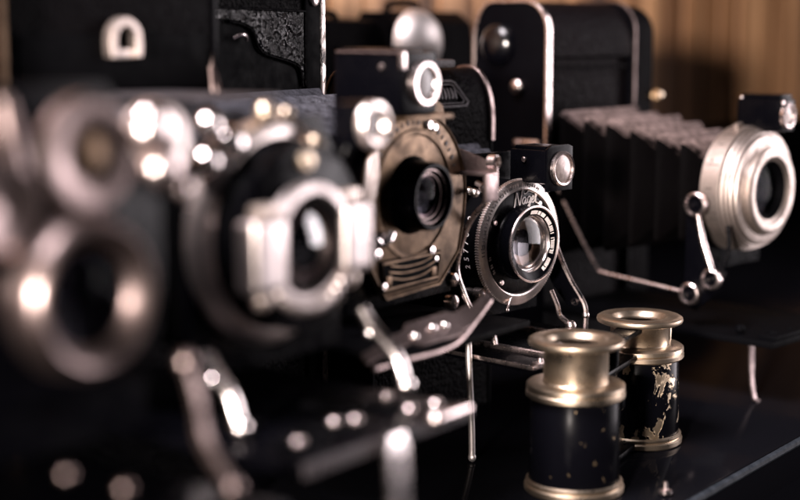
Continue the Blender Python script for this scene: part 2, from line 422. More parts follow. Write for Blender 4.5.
prof = [(-1.2, 20.6), (-.4, 20.4), (0, 19.4), (2.0, 19.4), (2.6, 18.8), (2.8, 17.6), (2.6, 15.2), (1.6, 14.2), (1.0, 13.2)]
lb = MB().lathe(prof, (0, 0, LH), n=96).build('lens_barrel', 'satin', c5)
MB().lathe([(1.0, 13.2), (-1, 12.6), (-1.2, 12.0), (-3, 11.6), (-3.2, 10.6), (-6, 10.2), (-6.2, 6), (-9, 5.6), (-9, 0)], (0, 0, LH), n=64).build('inner_barrel', 'matt', lb)
lens_glass(lb, -2.4, LH, 11.4, 1.2, 2)
MB().lathe([(-17, 22), (-16.5, 23.5), (-9.5, 23.5), (-8.5, 22.5), (-8, 15)], (0, 13, LH + 2), n=72).build('setting_ring', 'satin', c5)
# finder
fb = MB().box((-7, 8, 121), (22, 13, 14.5), 1.3).box((-7, 8, 129.2), (20, 10, 2.2), .8).build('finder', 'enamel', c5)
MB().lathe([(4, 5.9), (5.2, 5.9), (5.8, 5.2), (5.6, 4.4), (4.6, 4.2)], (0, 7, 121), n=40).build('finder_ring', 'nickel', fb)
MB().lathe([(4.6, 4.3), (5.0, 2.5), (5.3, 0)], (0, 7, 121), n=32).build('finder_lens', 'ground', fb)
each('finder_screw', 'nickel', fb, [MB().screw((4.2, 2.4, 127), .9), MB().screw((-16, 2, 128.6), .9, 'z')])
# struts on the near side
sv = -34
MB().tube([(-91, sv, 84), (-80, sv, 67), (-68, sv, 50), (-64, sv, 47.6), (-40, sv, 45.6), (-19, sv, 43.8)], .85, 8, 5).build('strut', 'nickel', c5)
for (u, h, r) in ((-16.7, 43.7, 4.9), (-6.0, 51.5, 4.7), (-15, 83.4, 5.3)):
    q = MB().lathe([(1.2, r), (-1.4, r), (-1.8, r - .5), (-1.8, r - 1.1), (-1.2, r - 1.5), (0, r - 1.6)], (u, sv - .6, h), 'y', 40).build('roller', 'nickel', c5)
    MB().lathe([(-.9, r - 1.6), (-.5, r - 2.6), (-.9, 1.2), (-1.3, 0)], (u, sv - .6, h), 'y', 28).build('roller_hub', 'enamel', q)
MB().tube([(-13, sv - 2, 79), (-9.5, sv - 2.6, 67), (-5, sv - 2, 55)], [1.1, 1.6, 1.5, 1.2], 10).build('strut', 'nickel', c5)
MB().tube([(-1, sv + 3, 75), (0, sv + 3, 66), (-2, sv + 2, 56), (-5, sv + 1, 48)], .9, 8, 4).build('strut', 'enamel', c5)
MB().prism([(-21, 38), (-15, 36), (-3, 46), (0, 54), (-6, 60), (-12, 66), (-15, 77), (-21, 78)], 'y', sv + 1.2, sv + 2.4, .3).build('strut_bracket', 'enamel', c5)
# bed and leg
bd = MB().box((-33, -6, 27.5), (122, 68, 3), .8).build('bed', 'matt', c5)
MB().box((23, -6, 29.8), (9, 60, 2), .7).screw((22, -30, 30.5), 1.6, 'z').screw((22, -16, 30.5), 1.2, 'z').ball((8, -33, 31), 2.2, 14).build('bed_catch', 'matt', bd)
MB().strip([(12, -30, 27), (12.6, -30.4, 16), (13.5, -31, 8), (15, -31, 1.2), (17, -31, .5)], (0, 1, -.1), [5, 4.4, 3.4, 3, 3.2], 1.0, 4).build('leg', 'dull', c5)

# ================================================================== camera 4: small camera with the lettered shutter (in focus)
LH = 78.0
c4 = thing('folding_camera', 'small black folding camera with sharp round shutter lettered Nagel in white script', 'camera', 48.0, 567.1, -43.87, ROW)
UF, UB, V0, V1 = -49, -74, -34, 37
pr = round_profile(UF, UB, 143, (13, 22), (10, 14))
MB().prism(pr, 'y', V0 + .6, V1 - .6, .4).build('body', 'leather', c4)
for vv, s in ((V0, -1), (V1, 1)):
    pr2 = round_profile(UF + .5, UB - .5, 143.5, (13, 22), (10, 14))
    ep = MB().prism(pr2, 'y', vv - .6, vv + .6, .3).build('end_plate', 'plate', c4)
    path = [(a + .2, vv, max(h, 113)) for a, h in pr2]
    MB().strip(path, (0, 1, 0), 2.4, 1.2).build('edge_trim', 'dull', ep)
# embossed nameplate on the curved shoulder
tm = Matrix.Translation((-50.2, 8, 133)) @ Matrix.Rotation(R(-24), 4, 'Y')
q = MB(); fr = [(0, -13, -5.6), (0, 12, -5.6), (0, 13.5, -4), (0, 9, 4.6), (0, 7, 5.6), (0, -13, 5.6)]
q2 = MB().tube(fr, .7, 8, 0, True); q.raw(q2.v, q2.f, tm)
q2 = MB().tube([(0, a * .86, b_ * .74) for _, a, b_ in fr], .35, 6, 0, True); q.raw(q2.v, q2.f, tm)
for i in range(9):
    yy = -9.5 + i * 2.1
    q2 = MB().tube([(.1, yy, -2.2), (.1, yy + .5, .2 + .4 * (i % 3)), (.1, yy + .2, 2.4)], .38, 6, 3)
    if i % 2: q2.tube([(.1, yy, -1.8), (.1, yy + 1.2, -.2), (.1, yy + .2, 2.0)], .34, 6, 3)
    q.raw(q2.v, q2.f, tm)
q.build('embossed_panel', 'faded', c4)
MB().box((-58, 3, 145.2), (12, 30, 3.4), 1.2).build('carry_handle', 'faded', c4)
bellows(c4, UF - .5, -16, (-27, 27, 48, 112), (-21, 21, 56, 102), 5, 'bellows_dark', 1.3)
st = [(-24, 48), (26, 48), (26, 112), (-22, 112), (-24, 104)]
MB().prism(st, 'x', -16.4, -14.6, .3).build('lens_standard', 'enamel', c4)
dr = MB().lathe([(-14.6, 0), (-14.6, 23.4), (-14.2, 23.8), (-4.6, 23.8), (-4.2, 23.2)], (0, 0, LH), n=96).build('shutter_drum', 'matt', c4)
s_ = MB()
for i, ch in enumerate('2577092'):
    hh = LH + (i - 3) * 3.1 + 1.5; aa = math.degrees(math.asin((hh - LH) / 23.9))
    mt = Matrix.Translation((-9.2, 0, LH)) @ Matrix.Rotation(R(-aa), 4, 'X') @ Matrix.Translation((0, -23.85, 0)) @ Matrix.Rotation(R(90), 4, 'X') @ Matrix.Rotation(R(90), 4, 'Z')
    s_.text(ch, 3.4, mt, .08)
s_.build('serial_number', 'white', dr)
# nickel rim with knurled edge
n = 150; v = []; f = []
for i in range(n * 4):
    a = 2 * math.pi * i / (n * 4); kz = 24.55 if (i % 4) in (0, 1) else 23.9
    ca, sa = math.cos(a), math.sin(a)
    for (u, r) in ((-4.6, 23.2), (-4.4, kz), (-2.9, kz), (-2.8, 23.7), (-2.6, 23.4), (-1.7, 20.7), (-2.0, 20.2), (-3.0, 20.1)):
        v.append((u, r * ca, LH + r * sa))
for i in range(n * 4):
    j = (i + 1) % (n * 4)
    for q in range(7): f.append((i * 8 + q, j * 8 + q, j * 8 + q + 1, i * 8 + q + 1))
rim = MB().raw(v, f).build('shutter_rim', 'rim', c4, sharp=30)
e = MB()
for i in range(36):
    a = 62 + i * 3.6
    ln = 1.5 if i % 3 else 2.1
    q2 = MB().box((-2.06, 0, 22.2), (.22, .34, ln), 0); 
    if i % 4 == 1: q2.box((-2.06, .75, 22.5), (.22, .9, .34), 0).box((-2.06, .75, 21.6), (.22, .9, .3), 0)
    e.raw(q2.v, q2.f, Matrix.Translation((0, 0, LH)) @ Matrix.Rotation(R(-(90 - a) ), 4, 'X'))
e.build('scale_marks', 'ink_shade', rim)
face = MB().lathe([(-2.9, 20.3), (-2.7, 19.6), (-2.6, 14.4), (-2.6, 0)], (0, 0, LH), n=72).build('shutter_face', 'enamel', c4)
each('face_screw', 'nickel', face, [MB().screw((-2.5, r * math.cos(R(a)), LH + r * math.sin(R(a))), 1.15) for a, r in ((150, 17.8), (52, 18.0), (232, 18.2), (318, 18.0))])
# script lettering
q = MB(); T = []
N_ = [(-7.6, -1.2), (-7.0, .4), (-6.2, 4.6), (-6.0, 5.4), (-5.5, 4.8), (-4.4, 1.4), (-3.9, .2), (-3.5, 1.2), (-2.9, 4.0), (-2.5, 5.4), (-2.1, 5.8)]
A_ = [(-.4, 2.5), (-1.2, 2.9), (-2.0, 2.2), (-2.2, 1.0), (-1.6, .3), (-.8, .9), (-.3, 2.4), (-.5, .9), (-.1, .4), (.6, .9)]
G_ = [(2.6, 2.6), (1.8, 3.0), (1.0, 2.3), (.9, 1.1), (1.5, .5), (2.3, 1.1), (2.7, 2.6), (2.4, .2), (1.9, -1.5), (1.1, -1.8), (.8, -1.2), (1.8, -.2), (3.2, .8)]
E_ = [(3.3, 1.4), (4.4, 1.9), (4.8, 2.7), (4.3, 3.2), (3.6, 2.4), (3.5, 1.2), (4.1, .5), (5.0, 1.0)]
L_ = [(5.0, 1.0), (6.2, 3.0), (6.9, 5.0), (6.6, 6.0), (6.0, 5.0), (5.8, 2.0), (6.2, .6), (7.2, .6)]
D_ = [(-1.6, 4.6), (-.7, 4.2), (.2, 4.5), (1.6, 5.1), (4.6, 4.4)]
for st_ in (N_, A_, G_, E_, L_, D_):
    pts = [(-2.35, x * .98 + 3.2, LH + 14.6 + z * .98 - .012 * (x * .98 + 3.2) ** 2 + .10 * x) for x, z in st_]
    q.tube(pts, .26, 6, 5)
q.build('lettering', 'white', face)
q = MB()
for k_, a in enumerate((196, 206, 214)):
    q2 = MB().box((-2.45, 0, 18.4), (.2, .6, 1.3), 0).box((-2.45, .9, 18.2), (.2, .4, .9), 0); q.raw(q2.v, q2.f, Matrix.Translation((0, 0, LH)) @ Matrix.Rotation(R(a - 90), 4, 'X'))
q.build('engraving', 'ground', face)
lb = MB().lathe([(-2.6, 14.4), (-1.8, 14.2), (-1.2, 13.7), (3.2, 13.9), (4.0, 14.2)], (0, 0, LH), n=80).build('lens_barrel', 'enamel', c4)
MB().lathe([(3.6, 14.3), (4.6, 14.9), (5.0, 14.8), (5.1, 14.3), (4.7, 13.9)], (0, 0, LH), n=80).build('lens_rim', 'nickel', lb)
ir = MB().lathe([(4.7, 13.9), (4.2, 13.2), (3.2, 11.0)], (0, 0, LH), n=80).build('name_ring', 'enamel', lb)
q = MB(); rnd = random.Random(3)
for i in range(34):
    a = -58 + i * 4.6
    m = Matrix.Translation((0, 0, LH)) @ Matrix.Rotation(R(a), 4, 'X') @ Matrix.Translation((3.85, 12.15, 0)) @ Matrix.Rotation(R(-24), 4, 'Z')
    if i in (6, 7, 15, 24): continue
    g = MB(); g.box((0, 0, -.25), (.2, 1.5, .22), 0)
    if rnd.random() < .7: g.box((0, 0, .28), (.2, 1.5, .2), 0)
    if rnd.random() < .6: g.box((0, rnd.choice((-.65, 0, .65)), 0), (.2, .22, .6), 0)
    q.raw(g.v, g.f, m)
q.build('ring_lettering', 'white', ir)
MB().lathe([(3.2, 11.0), (2.6, 10.6), (1.6, 10.4), (1.2, 9.6), (.2, 9.4), (-.2, 8.6)], (0, 0, LH), n=64).build('retaining_ring', 'white_metal', lb)
MB().lathe([(-.2, 8.6), (-2, 8.2), (-2.1, 4.8), (-3.4, 4.4), (-3.4, 0)], (0, 0, LH), n=64).build('iris', 'bronze', lb)
lens_glass(lb, 1.6, LH, 10.2, 1.8, 2.4, mat='glass')
MB().tube([(-2.4, -5, LH - 20.5), (-1.6, -7.5, LH - 23.5), (-1.8, -8.2, LH - 25.2)], .55, 8).ball((-1.8, -8.2, LH - 25.4), .9, 10).build('shutter_lever', 'nickel', rim)
MB().lathe([(-15, 1.9), (-9, 1.9), (-8.6, 2.4), (-5.2, 2.4), (-4.6, 1.7), (-4.5, 0)], (0, -18.5, LH - 18.2), n=24).build('cable_socket', 'nickel', c4)
MB().box((-8, -14, LH + 21.5), (4, 6, 3), .8).lathe([(-5.6, 2.2), (-3.6, 2.2), (-3.2, 1.7), (-3.2, 0)], (0, -15.5, LH + 20.5), n=24).build('speed_dial', 'nickel', c4)
# finder
fb = MB().box((-.5, 9.6, 107.4), (17.5, 16.4, 12.8), .9).prism([(1.8, 98), (17.8, 98), (17.8, 114.6), (15, 115.6), (4.6, 115.6), (1.8, 114)], 'x', 7.6, 8.6, .25).box((-1, 9.6, 114.4), (15, 12, 1.4), .5).build('finder', 'enamel', c4)
MB().lathe([(8.4, 6.8), (9.8, 6.8), (10.4, 6.2), (10.2, 5.6), (9.4, 5.4)], (0, 10.7, 106.4), n=44).build('finder_ring', 'nickel', fb)
MB().lathe([(9.4, 5.5), (9.9, 3), (10.1, 0)], (0, 10.7, 106.4), n=36).build('finder_lens', 'ground', fb)
MB().screw((-2, 1.3, 110), 1.0, 'y', -1).build('finder_screw', 'nickel', fb)
# bed
bd = MB().box((-8, 0, 38.4), (78, 66, 2.4), .6).build('bed', 'enamel', c4)
MB().box((-8, -33.1, 39.2), (78.6, .7, 1.6), .25).box((31.2, 0, 39.2), (.7, 66, 1.6), .25).build('bed_rim', 'nickel', bd)
MB().box((30.5, -29, 40.3), (3, 5, 1.4), .5).ball((30.5, -28, 41), 1.3, 10).build('bed_latch', 'nickel', bd)
for s in (-1, 1):
    MB().box((-8, s * 17, 40.4), (74, 3, 1.8), .4).build('rail', 'nickel', bd)
q = MB().tube([(2.0, -34.6, 50), (2.4, -35.2, 44), (3.4, -35.8, 34), (4.4, -36, 22), (5.0, -36, 10), (5.2, -36, 1.2)], 1.25, 12, 5)
q.ball((5.2, -36, 1.8), 1.6, 14, (1, .9, 1.1)).build('leg', 'frost', c4)
# lower side links
for s in (1,):
    MB().tube([(-8, 26 * s, 80), (-4, 28 * s, 68), (1, 28 * s, 60), (6, 28 * s, 54), (8.3, 28 * s, 50), (8.6, 28 * s, 45), (8.2, 28 * s, 38)], 1.0, 8, 5).ball((8.6, 28 * s, 47), 1.5, 10).build('strut', 'nickel', c4)
    MB().prism([(-12, 78), (-6, 72), (0, 62), (7, 55), (7.6, 50), (0, 50), (-8, 58), (-14, 70)], 'y', 27.2, 28.0, .2).build('strut_plate', 'enamel', c4)
MB().tube([(2, 14, 58), (4, 15.5, 52), (4.5, 16.5, 48), (7, 18.5, 45), (8, 19, 42)], 1.0, 8, 5).ball((8, 19.2, 44), 2.2, 14).build('focus_lever', 'nickel', c4)
MB().lathe([(-1, 1.4), (1, 1.4), (1.3, 1.0), (1.3, 0)], (4.2, 27, 52), 'y', 18).build('rivet', 'nickel', c4)

# ================================================================== camera 3: bronze shutter plate
LH = 103.7
c3 = thing('folding_camera', 'folding camera with brown bronze shutter plate and black box finder above it', 'camera', 11.7, 497.1, -36.87, ROW)
UF, UB, V0, V1 = -82, -122, -44, 40
MB().prism([(UF, 0), (UF, 186), (UF - 4, 190), (UB + 8, 190), (UB, 182), (UB, 0)], 'y', V0 + .6, V1 - 2.2, .6).build('body', 'leather', c3)
fr = MB().box((UF - .2, 38.9, 95), (4.2, 2.6, 189), .8).build('edge_trim', 'cracked', c3)
MB().box((UF + .3, 33.2, 95), (2.2, 8.4, 188), .8).build('front_frame', 'matt', c3)
MB().lathe([(0, 2.3), (1, 2.3), (1.4, 1.6), (1.4, 0)], (UF + 1.2, 33.5, 170), n=20).build('frame_rivet', 'nickel', c3)
arc = crom([(-12, 162.6, 0), (-4, 161.2, 0), (.5, 158.8, 0), (3.2, 153.2, 0), (7.5, 150.6, 0), (14, 149, 0), (21, 147.4, 0), (26, 145.0, 0), (28, 138, 0)], 5)
MB().prism([(p.x, p.y) for p in arc] + [(28, 165.5), (-34, 166.5), (-34, 163.5)], 'x', UF - .4, UF + 1.3, .5).build('leather_panel', 'leather_coarse', c3)
MB().tube([(UF + 1.0, p.x - .6, p.y - .6) for p in arc], .5, 8).tube([(UF + 1.1, 28.3, 138), (UF + 1.1, 28.6, 165.8), (UF + 1.1, -34, 167)], .6, 8).build('panel_bead', 'leather', c3)
MB().box((UF - .2, -4, 178), (2.2, 74, 16), .6).build('top_band', 'leather', c3)
MB().prism([(-40, 60), (27, 60), (27, 137)] + [(p.x - 1.5, p.y - 1.5) for p in reversed(arc)] + [(-40, 160)], 'x', UF - .6, UF + .3, .2).build('bellows_opening', 'matt', c3)
MB().tube([(UF + 2, -11.5, 156), (UF + 3.4, -9.5, 157.2), (UF + 3.4, -6.5, 156.8), (UF + 2, -4.6, 155.2)], .6, 8, 5).build('catch', 'nickel', c3)
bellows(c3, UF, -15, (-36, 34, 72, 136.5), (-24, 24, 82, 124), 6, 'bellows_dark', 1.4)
MB().prism([(-30, 66), (30, 66), (30, 118), (20, 128), (-20, 128), (-30, 118)], 'x', -16, -14.2, .3).build('lens_standard', 'enamel', c3)
MB().lathe([(-14.2, 26), (-13, 27.2), (-10.4, 27.2)], (0, 3, LH - 2), n=80, cap=False).build('shutter_drum', 'nickel', c3)
out = crom([(-26, 96, 0), (-25.6, 110, 0), (-21, 121, 0), (-10, 129, 0), (3, 131, 0), (16, 128.5, 0), (26, 120, 0), (31.6, 108, 0), (31.6, 95, 0), (28.2, 81, 0)], 5) + [Vector((16.4, 70.5, 0)), Vector((-14.8, 69.4, 0)), Vector((-22.4, 80, 0))]
pl = MB().prism([(p.x, p.y) for p in out], 'x', -11.4, -9.6, .4).build('shutter_plate', 'bronze', c3)
MB().tube([(-9.6, p.x * .985 + .05, (p.y - 100) * .985 + 100) for p in out], .55, 8, 0, True).build('plate_rim', 'bronze', pl)
MB().lathe([(-9.6, 22.4), (-9.0, 22), (-9.0, 20.6), (-9.4, 20.2)], (0, 1.5, LH), n=72).build('scale_ring', 'nickel', pl).data.materials[0] = M['bronze']
e = MB()
for i in range(26):
    a = -70 + i * 7.2
    q2 = MB().box((-9.35, 0, 24.6), (.24, .5 + .6 * (i % 2), 1.5), 0); e.raw(q2.v, q2.f, Matrix.Translation((0, 1.5, LH)) @ Matrix.Rotation(R(a), 4, 'X'))
e.build('scale_marks', 'ink_shade', pl)
# plaque
pq = MB().prism([(-17.4, 72), (14.6, 72.6), (16.4, 83), (-18.6, 83.2)], 'x', -9.7, -9.0, .2).build('plaque', 'matt', pl)
q = MB().tube([(-8.8, -16.6, 73.2), (-8.8, 13.8, 73.8), (-8.8, 15.2, 82.2), (-8.8, -17.4, 82.2)], .5, 8, 0, True)
for hh, w_ in ((75.8, 10), (78.2, 12), (80.2, 11)):
    q.tube([(-8.8, -w_ - 2, hh + .8), (-8.7, -w_ * .5, hh - .4), (-8.7, w_ * .4, hh - .2), (-8.8, w_, hh + 1.2)], .38, 8, 5)
for vv in (-14, 11.8): q.box((-8.9, vv, 76), (.8, 3, 3.4), .4)
q.build('plaque_relief', 'bronze', pq)
for (vv, hh, r) in ((10.4, 83.6, 1.7), (13.2, 80.2, 1.2), (9, 127, 1.6), (12.4, 126, 1.3), (-20.6, 86, 2.0), (-18, 90.6, 2.6), (-16.5, 74.5, 1.4)):
    MB().screw((-9.4, vv, hh), r).build('plate_screw', 'white_metal', pl)
MB().tube([(-9, -24.6, 92), (-7, -21, 89.6), (-6, -17.8, 90.6), (-6.4, -15.6, 92.4)], [1.5, 2.0, 2.2, 2.2, 1.6], 10, 4).build('shutter_lever', 'white_metal', pl)
MB().prism([(-27.5, 104), (-23, 102), (-20, 112), (-21, 121), (-25.5, 117)], 'x', -9.4, -7.6, .5).build('pump_cover', 'satin', pl)
lb = MB().lathe([(-9.6, 13.4), (-8.8, 13.1), (-7.8, 12.0), (-2, 11.6), (-.6, 11.4), (0, 10.9), (0, 10.2), (-.8, 9.9), (-2, 9.6)], (0, 0, LH), n=80).build('lens_barrel', 'enamel', pl)
MB().lathe([(-2, 9.8), (-2.6, 9.0), (-3.2, 9.0), (-3.6, 8.0), (-4.2, 8.0), (-4.6, 7.0), (-6, 6.8), (-6.2, 4), (-8, 3.6), (-8, 0)], (0, 0, LH), n=64).build('inner_barrel', 'enamel', lb)
lens_glass(lb, -3.9, LH, 8.4, 1.6, 2)
q = MB()
for r_, u_ in ((9.1, -1.9), (7.7, -3.1), (6.7, -4.4)): q.lathe([(u_, r_), (u_ + .25, r_ + .1), (u_ + .25, r_ - .3), (u_, r_ - .3)], (0, 0, LH), n=60)
q.build('thread_ring', 'dull', lb)
MB().prism([(-4, 117), (-3, 131)] + [(p[0], p[1]) for p in ((0, 134), (5, 135.6), (18, 135.2), (22, 133), (23.6, 128), (24.6, 116))], 'x', -13.6, -12.4, .3).build('arch_plate', 'bronze', c3)
# finder
fb = MB().box((-3.6, -22.4, 142.4), (27.2, 19.6, 20), 1.4).box((-5, -22.4, 152.6), (22, 15, 1.6), .6).build('finder', 'enamel', c3)
MB().screw((2.5, -32.2, 147.6), 1.0, 'y', -1).build('finder_screw', 'nickel', fb)
MB().tube([(-16, -32.1, 152.1), (9.6, -32.1, 152.1)], .4, 6).build('finder_bead', 'dull', fb)
MB().box((9.9, -31.4, 149.6), (1.8, 2.0, 5.4), .5).build('corner_clip', 'nickel', fb)
MB().lathe([(10, 7.2), (12, 7.2), (12.7, 6.6), (12.6, 5.6), (11.4, 5.0)], (0, -21.6, 142.4), n=48).build('finder_ring', 'nickel', fb)
MB().lathe([(11.4, 5.1), (11.8, 2.6), (11.9, 0)], (0, -21.6, 142.4), n=36).build('finder_lens', 'fglass', fb)
MB().box((-2, -18, 131.4), (26, 26, 1.6), .4).build('finder_foot', 'bronze', fb)
MB().lathe([(-1, 5.4), (1, 5.4), (1.4, 4.8), (.8, 4.2)], (-31, -6, 139), n=36).lathe([(-.6, 3.6), (.8, 3.4), (.2, 2.8)], (-31, -6, 139), n=36).build('winder_ring', 'brass', c3)
# right side strut group
br = MB().prism([(-16, 118), (-8, 116.2), (2, 113), (4, 111.6), (4, 109.4), (-16, 109.4)], 'y', 31.6, 32.6, .2).box((-6, 30.5, 109), (20, 4.4, 1.4), .4).box((3.2, 29, 104.6), (1.6, 8, 10), .4).build('side_bracket', 'dull', c3)
MB().lathe([(-1.6, 2.6), (1.2, 2.6), (1.6, 2.0), (1.0, 1.4)], (2.5, 32, 113.2), 'x', 28).build('bracket_roller', 'nickel', br)
MB().tube([(-5, 32, 105.5), (-1, 32.6, 103.4), (-1.2, 33, 99), (-6, 33, 94), (-9.8, 33, 88), (-12.6, 33, 80), (-13.6, 33, 73), (-11, 33, 66), (-7.2, 33, 59.4), (-2, 33, 55), (1.6, 33, 53), (3, 33, 48)], .95, 10, 5).build('strut', 'nickel', c3)
each('strut_pivot', 'white_metal', c3, [MB().ball((-1.4, 32.6, 103.6), 2.2, 14), MB().ball((-5.5, 32, 101.8), 1.6, 12), MB().ball((-7.6, 31.6, 102.4), 1.4, 12)])
for hh in (70, 61.8):
    MB().lathe([(-3, 2.4), (-.6, 2.6), (.6, 2.4), (1.4, 1.2), (1.6, 0)], (-13.5, 31, hh), 'x', 24).build('strut_knob', 'nickel', c3)
# bed with nickel front plate
bd = MB().box((-33, -3, 57.2), (100, 74, 2.4), .6).build('bed', 'matt', c3)
q = MB().strip([(17, -60, 61.0), (18, -46, 64.0), (19, -32, 65.2), (19, -20, 65.2), (19, -10, 66), (19, -1, 68.5), (18, 6, 71)], (.72, 0, -.7), [4, 5, 9, 9.5, 7, 4.2, 3.6], 1.2, 5)
q.tube([(21, -60, 58.6), (22, -44, 59.0), (23, -30, 59.0), (22.4, -18, 60.2), (21, -6, 65), (20, 4, 70)], .9, 8, 5)
bp = q.build('bed_clip', 'dull', bd)
each('clip_rivet', 'white_metal', bp, [MB().ball((20, -29, 66), 1.5, 12), MB().ball((20, -22.5, 65.8), 1.4, 12), MB().ball((19.6, -38, 64.8), 1.4, 12)])
# ================================================================== camera 2: shutter with two pump cylinders
LH = 104.2
c2 = thing('folding_camera', 'blurred folding camera with two upright nickel pump cylinders flanking its lens', 'camera', -21.4, 386.0, -36.87, ROW)
UF, UB, V0, V1 = -78, -118, -38, 44
MB().prism([(UF, 0), (UF, 182), (UF - 6, 189), (UB + 8, 189), (UB, 180), (UB, 0)], 'y', V0, V1, .6).build('body', 'leather', c2)
MB().strip([(UF + .3, V0 + .2, 0), (UF + .3, V0 + .2, 186)], (0, 1, 0), 2.2, 1.4).build('edge_trim', 'bronze', c2)
MB().strip([(UF + .3, V1 - .4, 0), (UF + .3, V1 - .4, 186)], (0, 1, 0), 1.6, 1.2).build('edge_trim', 'enamel', c2)
MB().box((UF + .4, 3, 150), (2, 72, 16), .8).build('front_panel', 'matt', c2)
MB().strip([(UF + 3, -1.6, 151.6), (UF + 3, -1.9, 155.6), (UF + 3, -.9, 159.4), (UF + 3, 3, 161.6), (UF + 3, 6.9, 159.4), (UF + 3, 7.9, 155.6), (UF + 3, 7.6, 151.6)], (1, 0, 0), 3.6, 2.4, 6).box((UF + 2.5, 3, 152.4), (2.6, 9, 2.4), .6).build('lens_rest', 'satin', c2)
bellows(c2, UF, -18, (-34, 36, 70, 140), (-25, 26, 80, 132), 6, 'bellows_dark', 1.4)
MB().box((-50, 0, 141.3), (50, 30, 1), .3).build('bellows_cover', 'faded', c2)
MB().tube([(-85 + 6, 43, 152), (-78, 43, 146), (-74, 43, 134), (-72, 43, 120)], 1.2, 8, 4).tube([(-82 + 5, 41, 148), (-76, 41, 136)], 1.0, 8).build('strut', 'dull', c2)
MB().prism([(-30, 70), (30, 70), (30, 122), (22, 136), (-22, 136), (-30, 122)], 'x', -19, -17.4, .3).build('lens_standard', 'enamel', c2)
cv = -2
dr = MB().lathe([(-17.4, 29.5), (-16.8, 30.2), (-14, 30.2), (-12.2, 28.6), (-11.2, 25.4)], (0, cv, LH + 2), n=90).build('shutter_drum', 'rim', c2)
MB().lathe([(-11.2, 25.5), (-10.2, 24.6), (-5, 24.2)], (0, cv, LH + 2), n=90).build('drum_wall', 'matt', dr)
MB().lathe([(-5, 24.6), (-3.4, 24.6), (-2.8, 23.6), (-2.6, 0)], (0, cv, LH + 1.4), n=90).build('shutter_face', 'enamel', c2)
for (vv, w_, zc, hl) in ((-22.2, 6.2, 103.4, 8.4), (12.6, 5.8, 104.6, 8.4)):
    q = MB().box((.4, vv, zc), (8, w_ * 2, hl * 2 + 2), 2.4, 5)
    cy = q.build('pump_cylinder', 'silver', c2)
    MB().box((0, vv * .94, zc + hl + 2.6), (5.0, 7.0, 3.6), 1.2).build('cylinder_cap', 'satin', cy)
    MB().ball((0, vv, zc - hl - 2.8), 2.8, 14).build('cylinder_plug', 'satin', cy)
ac, az = -4.8, 105.0
q = MB()
q.strip([(1.0, ac + 14.2 * math.cos(math.pi * (i - 1) / 26), az + 14.2 * math.sin(math.pi * (i - 1) / 26)) for i in range(29)], (1, 0, 0), 4.4, 2.7)
q.build('lens_arch', 'silver', c2)
q = MB()
for i in range(13):
    a = R(214 + i * 9.4)
    q.ball((1.2, ac + 17 * math.cos(a), az + 17 * math.sin(a)), 1.9, 12, (1.2, 1, 1.1))
q.strip([(-.4, ac + 15.6 * math.cos(R(208 + i * 6.5)), az + 15.6 * math.sin(R(208 + i * 6.5))) for i in range(21)], (1, 0, 0), 3.2, 4.2); q.build('iris_scale', 'silver', c2)
lb = MB().lathe([(-2.6, 12.4), (1.0, 12.2), (2.2, 11.8), (2.2, 10.8), (.4, 10.4)], (0, ac, az - .6), n=72).build('lens_barrel', 'matt', c2)
MB().lathe([(.4, 10.4), (-2, 10), (-2, 6), (-5, 5), (-5, 0)], (0, ac, az - .6), n=48).build('inner_barrel', 'dull', lb)
lens_glass(lb, -.8, az - .6, 10.2, 3.4, 2.4, ac, mat='dense')
MB().screw((-2.4, cv - .6, LH + 21.6), 2.6).ball((-1.4, cv - .6, LH + 21.6), 2.4, 14, (.6, 1, 1)).build('dial_screw', 'brass', c2)
each('drum_stud', 'brass', c2, [MB().ball((-12, -6.6, 138), 3.0, 16), MB().ball((-14, 4, 137), 2.2, 12), MB().ball((-10, 11, 129), 2.6, 14)])
q = MB().ball((-12, -21, 131), 5.2, 22, (1, 1, .85)).ball((-13, -26.5, 135.6), 3.6, 18).ball((-13, -27.5, 126.5), 4.0, 18).tube([(-13, -26.5, 135), (-12.6, -23, 131), (-13, -27, 127)], 2.0, 10, 4)
q.build('pump_elbow', 'white_metal', c2)
# finder
fs = MB().tube([(-8, 18, 122), (-6, 20, 128), (-3, 22, 132)], 1.6, 10).box((-4.5, 22, 134), (9, 11, 12), 1.4).build('finder', 'enamel', c2)
MB().lathe([(0, 6.4), (1.8, 6.4), (2.4, 6.0), (2.7, 5.0), (2.3, 4.0), (1.2, 3.4)], (0, 22.4, 133.8), n=48).build('finder_ring', 'rim', fs)
MB().lathe([(1.2, 3.5), (1.5, 0)], (0, 22.4, 133.8), n=32).build('finder_lens', 'fglass', fs)
# struts
for vv, a, b_ in ((-28, (-14.3, 77.5), (-2.8, 59.8)), (28, (-7.6, 81.5), (7.5, 61.5))):
    q = MB().tube([(a[0], vv, a[1]), (a[0] + 4.4, vv, a[1] - 5.4), (b_[0] - 3, vv, b_[1] + 8), (b_[0], vv, b_[1])], 2.0, 14, 4)
    q.ball((b_[0] + .4, vv, b_[1] + .4), 2.7, 14).build('strut', 'white_metal', c2)
    MB().ball((a[0] + 4.2, vv - 1.6, a[1] - 6), 1.8, 12).build('strut_rivet', 'white_metal', c2)
bd = MB().box((-27, 0, 55.4), (102, 72, 3.2), .9).build('bed', 'enamel', c2)
MB().box((24.6, 0, 55.4), (1.6, 70, 3.6), .6).build('bed_front', 'faded', bd)
q = MB()
for (u, vv, sx, sy) in ((10, -8, 12, 14), (-4, 10, 16, 8), (8, 18, 10, 8), (14, -24, 10, 12), (-14, -18, 14, 8)): q.box((u, vv, 57.8), (sx, sy, 1.8), .6)
q.build('focus_track', 'matt', bd)
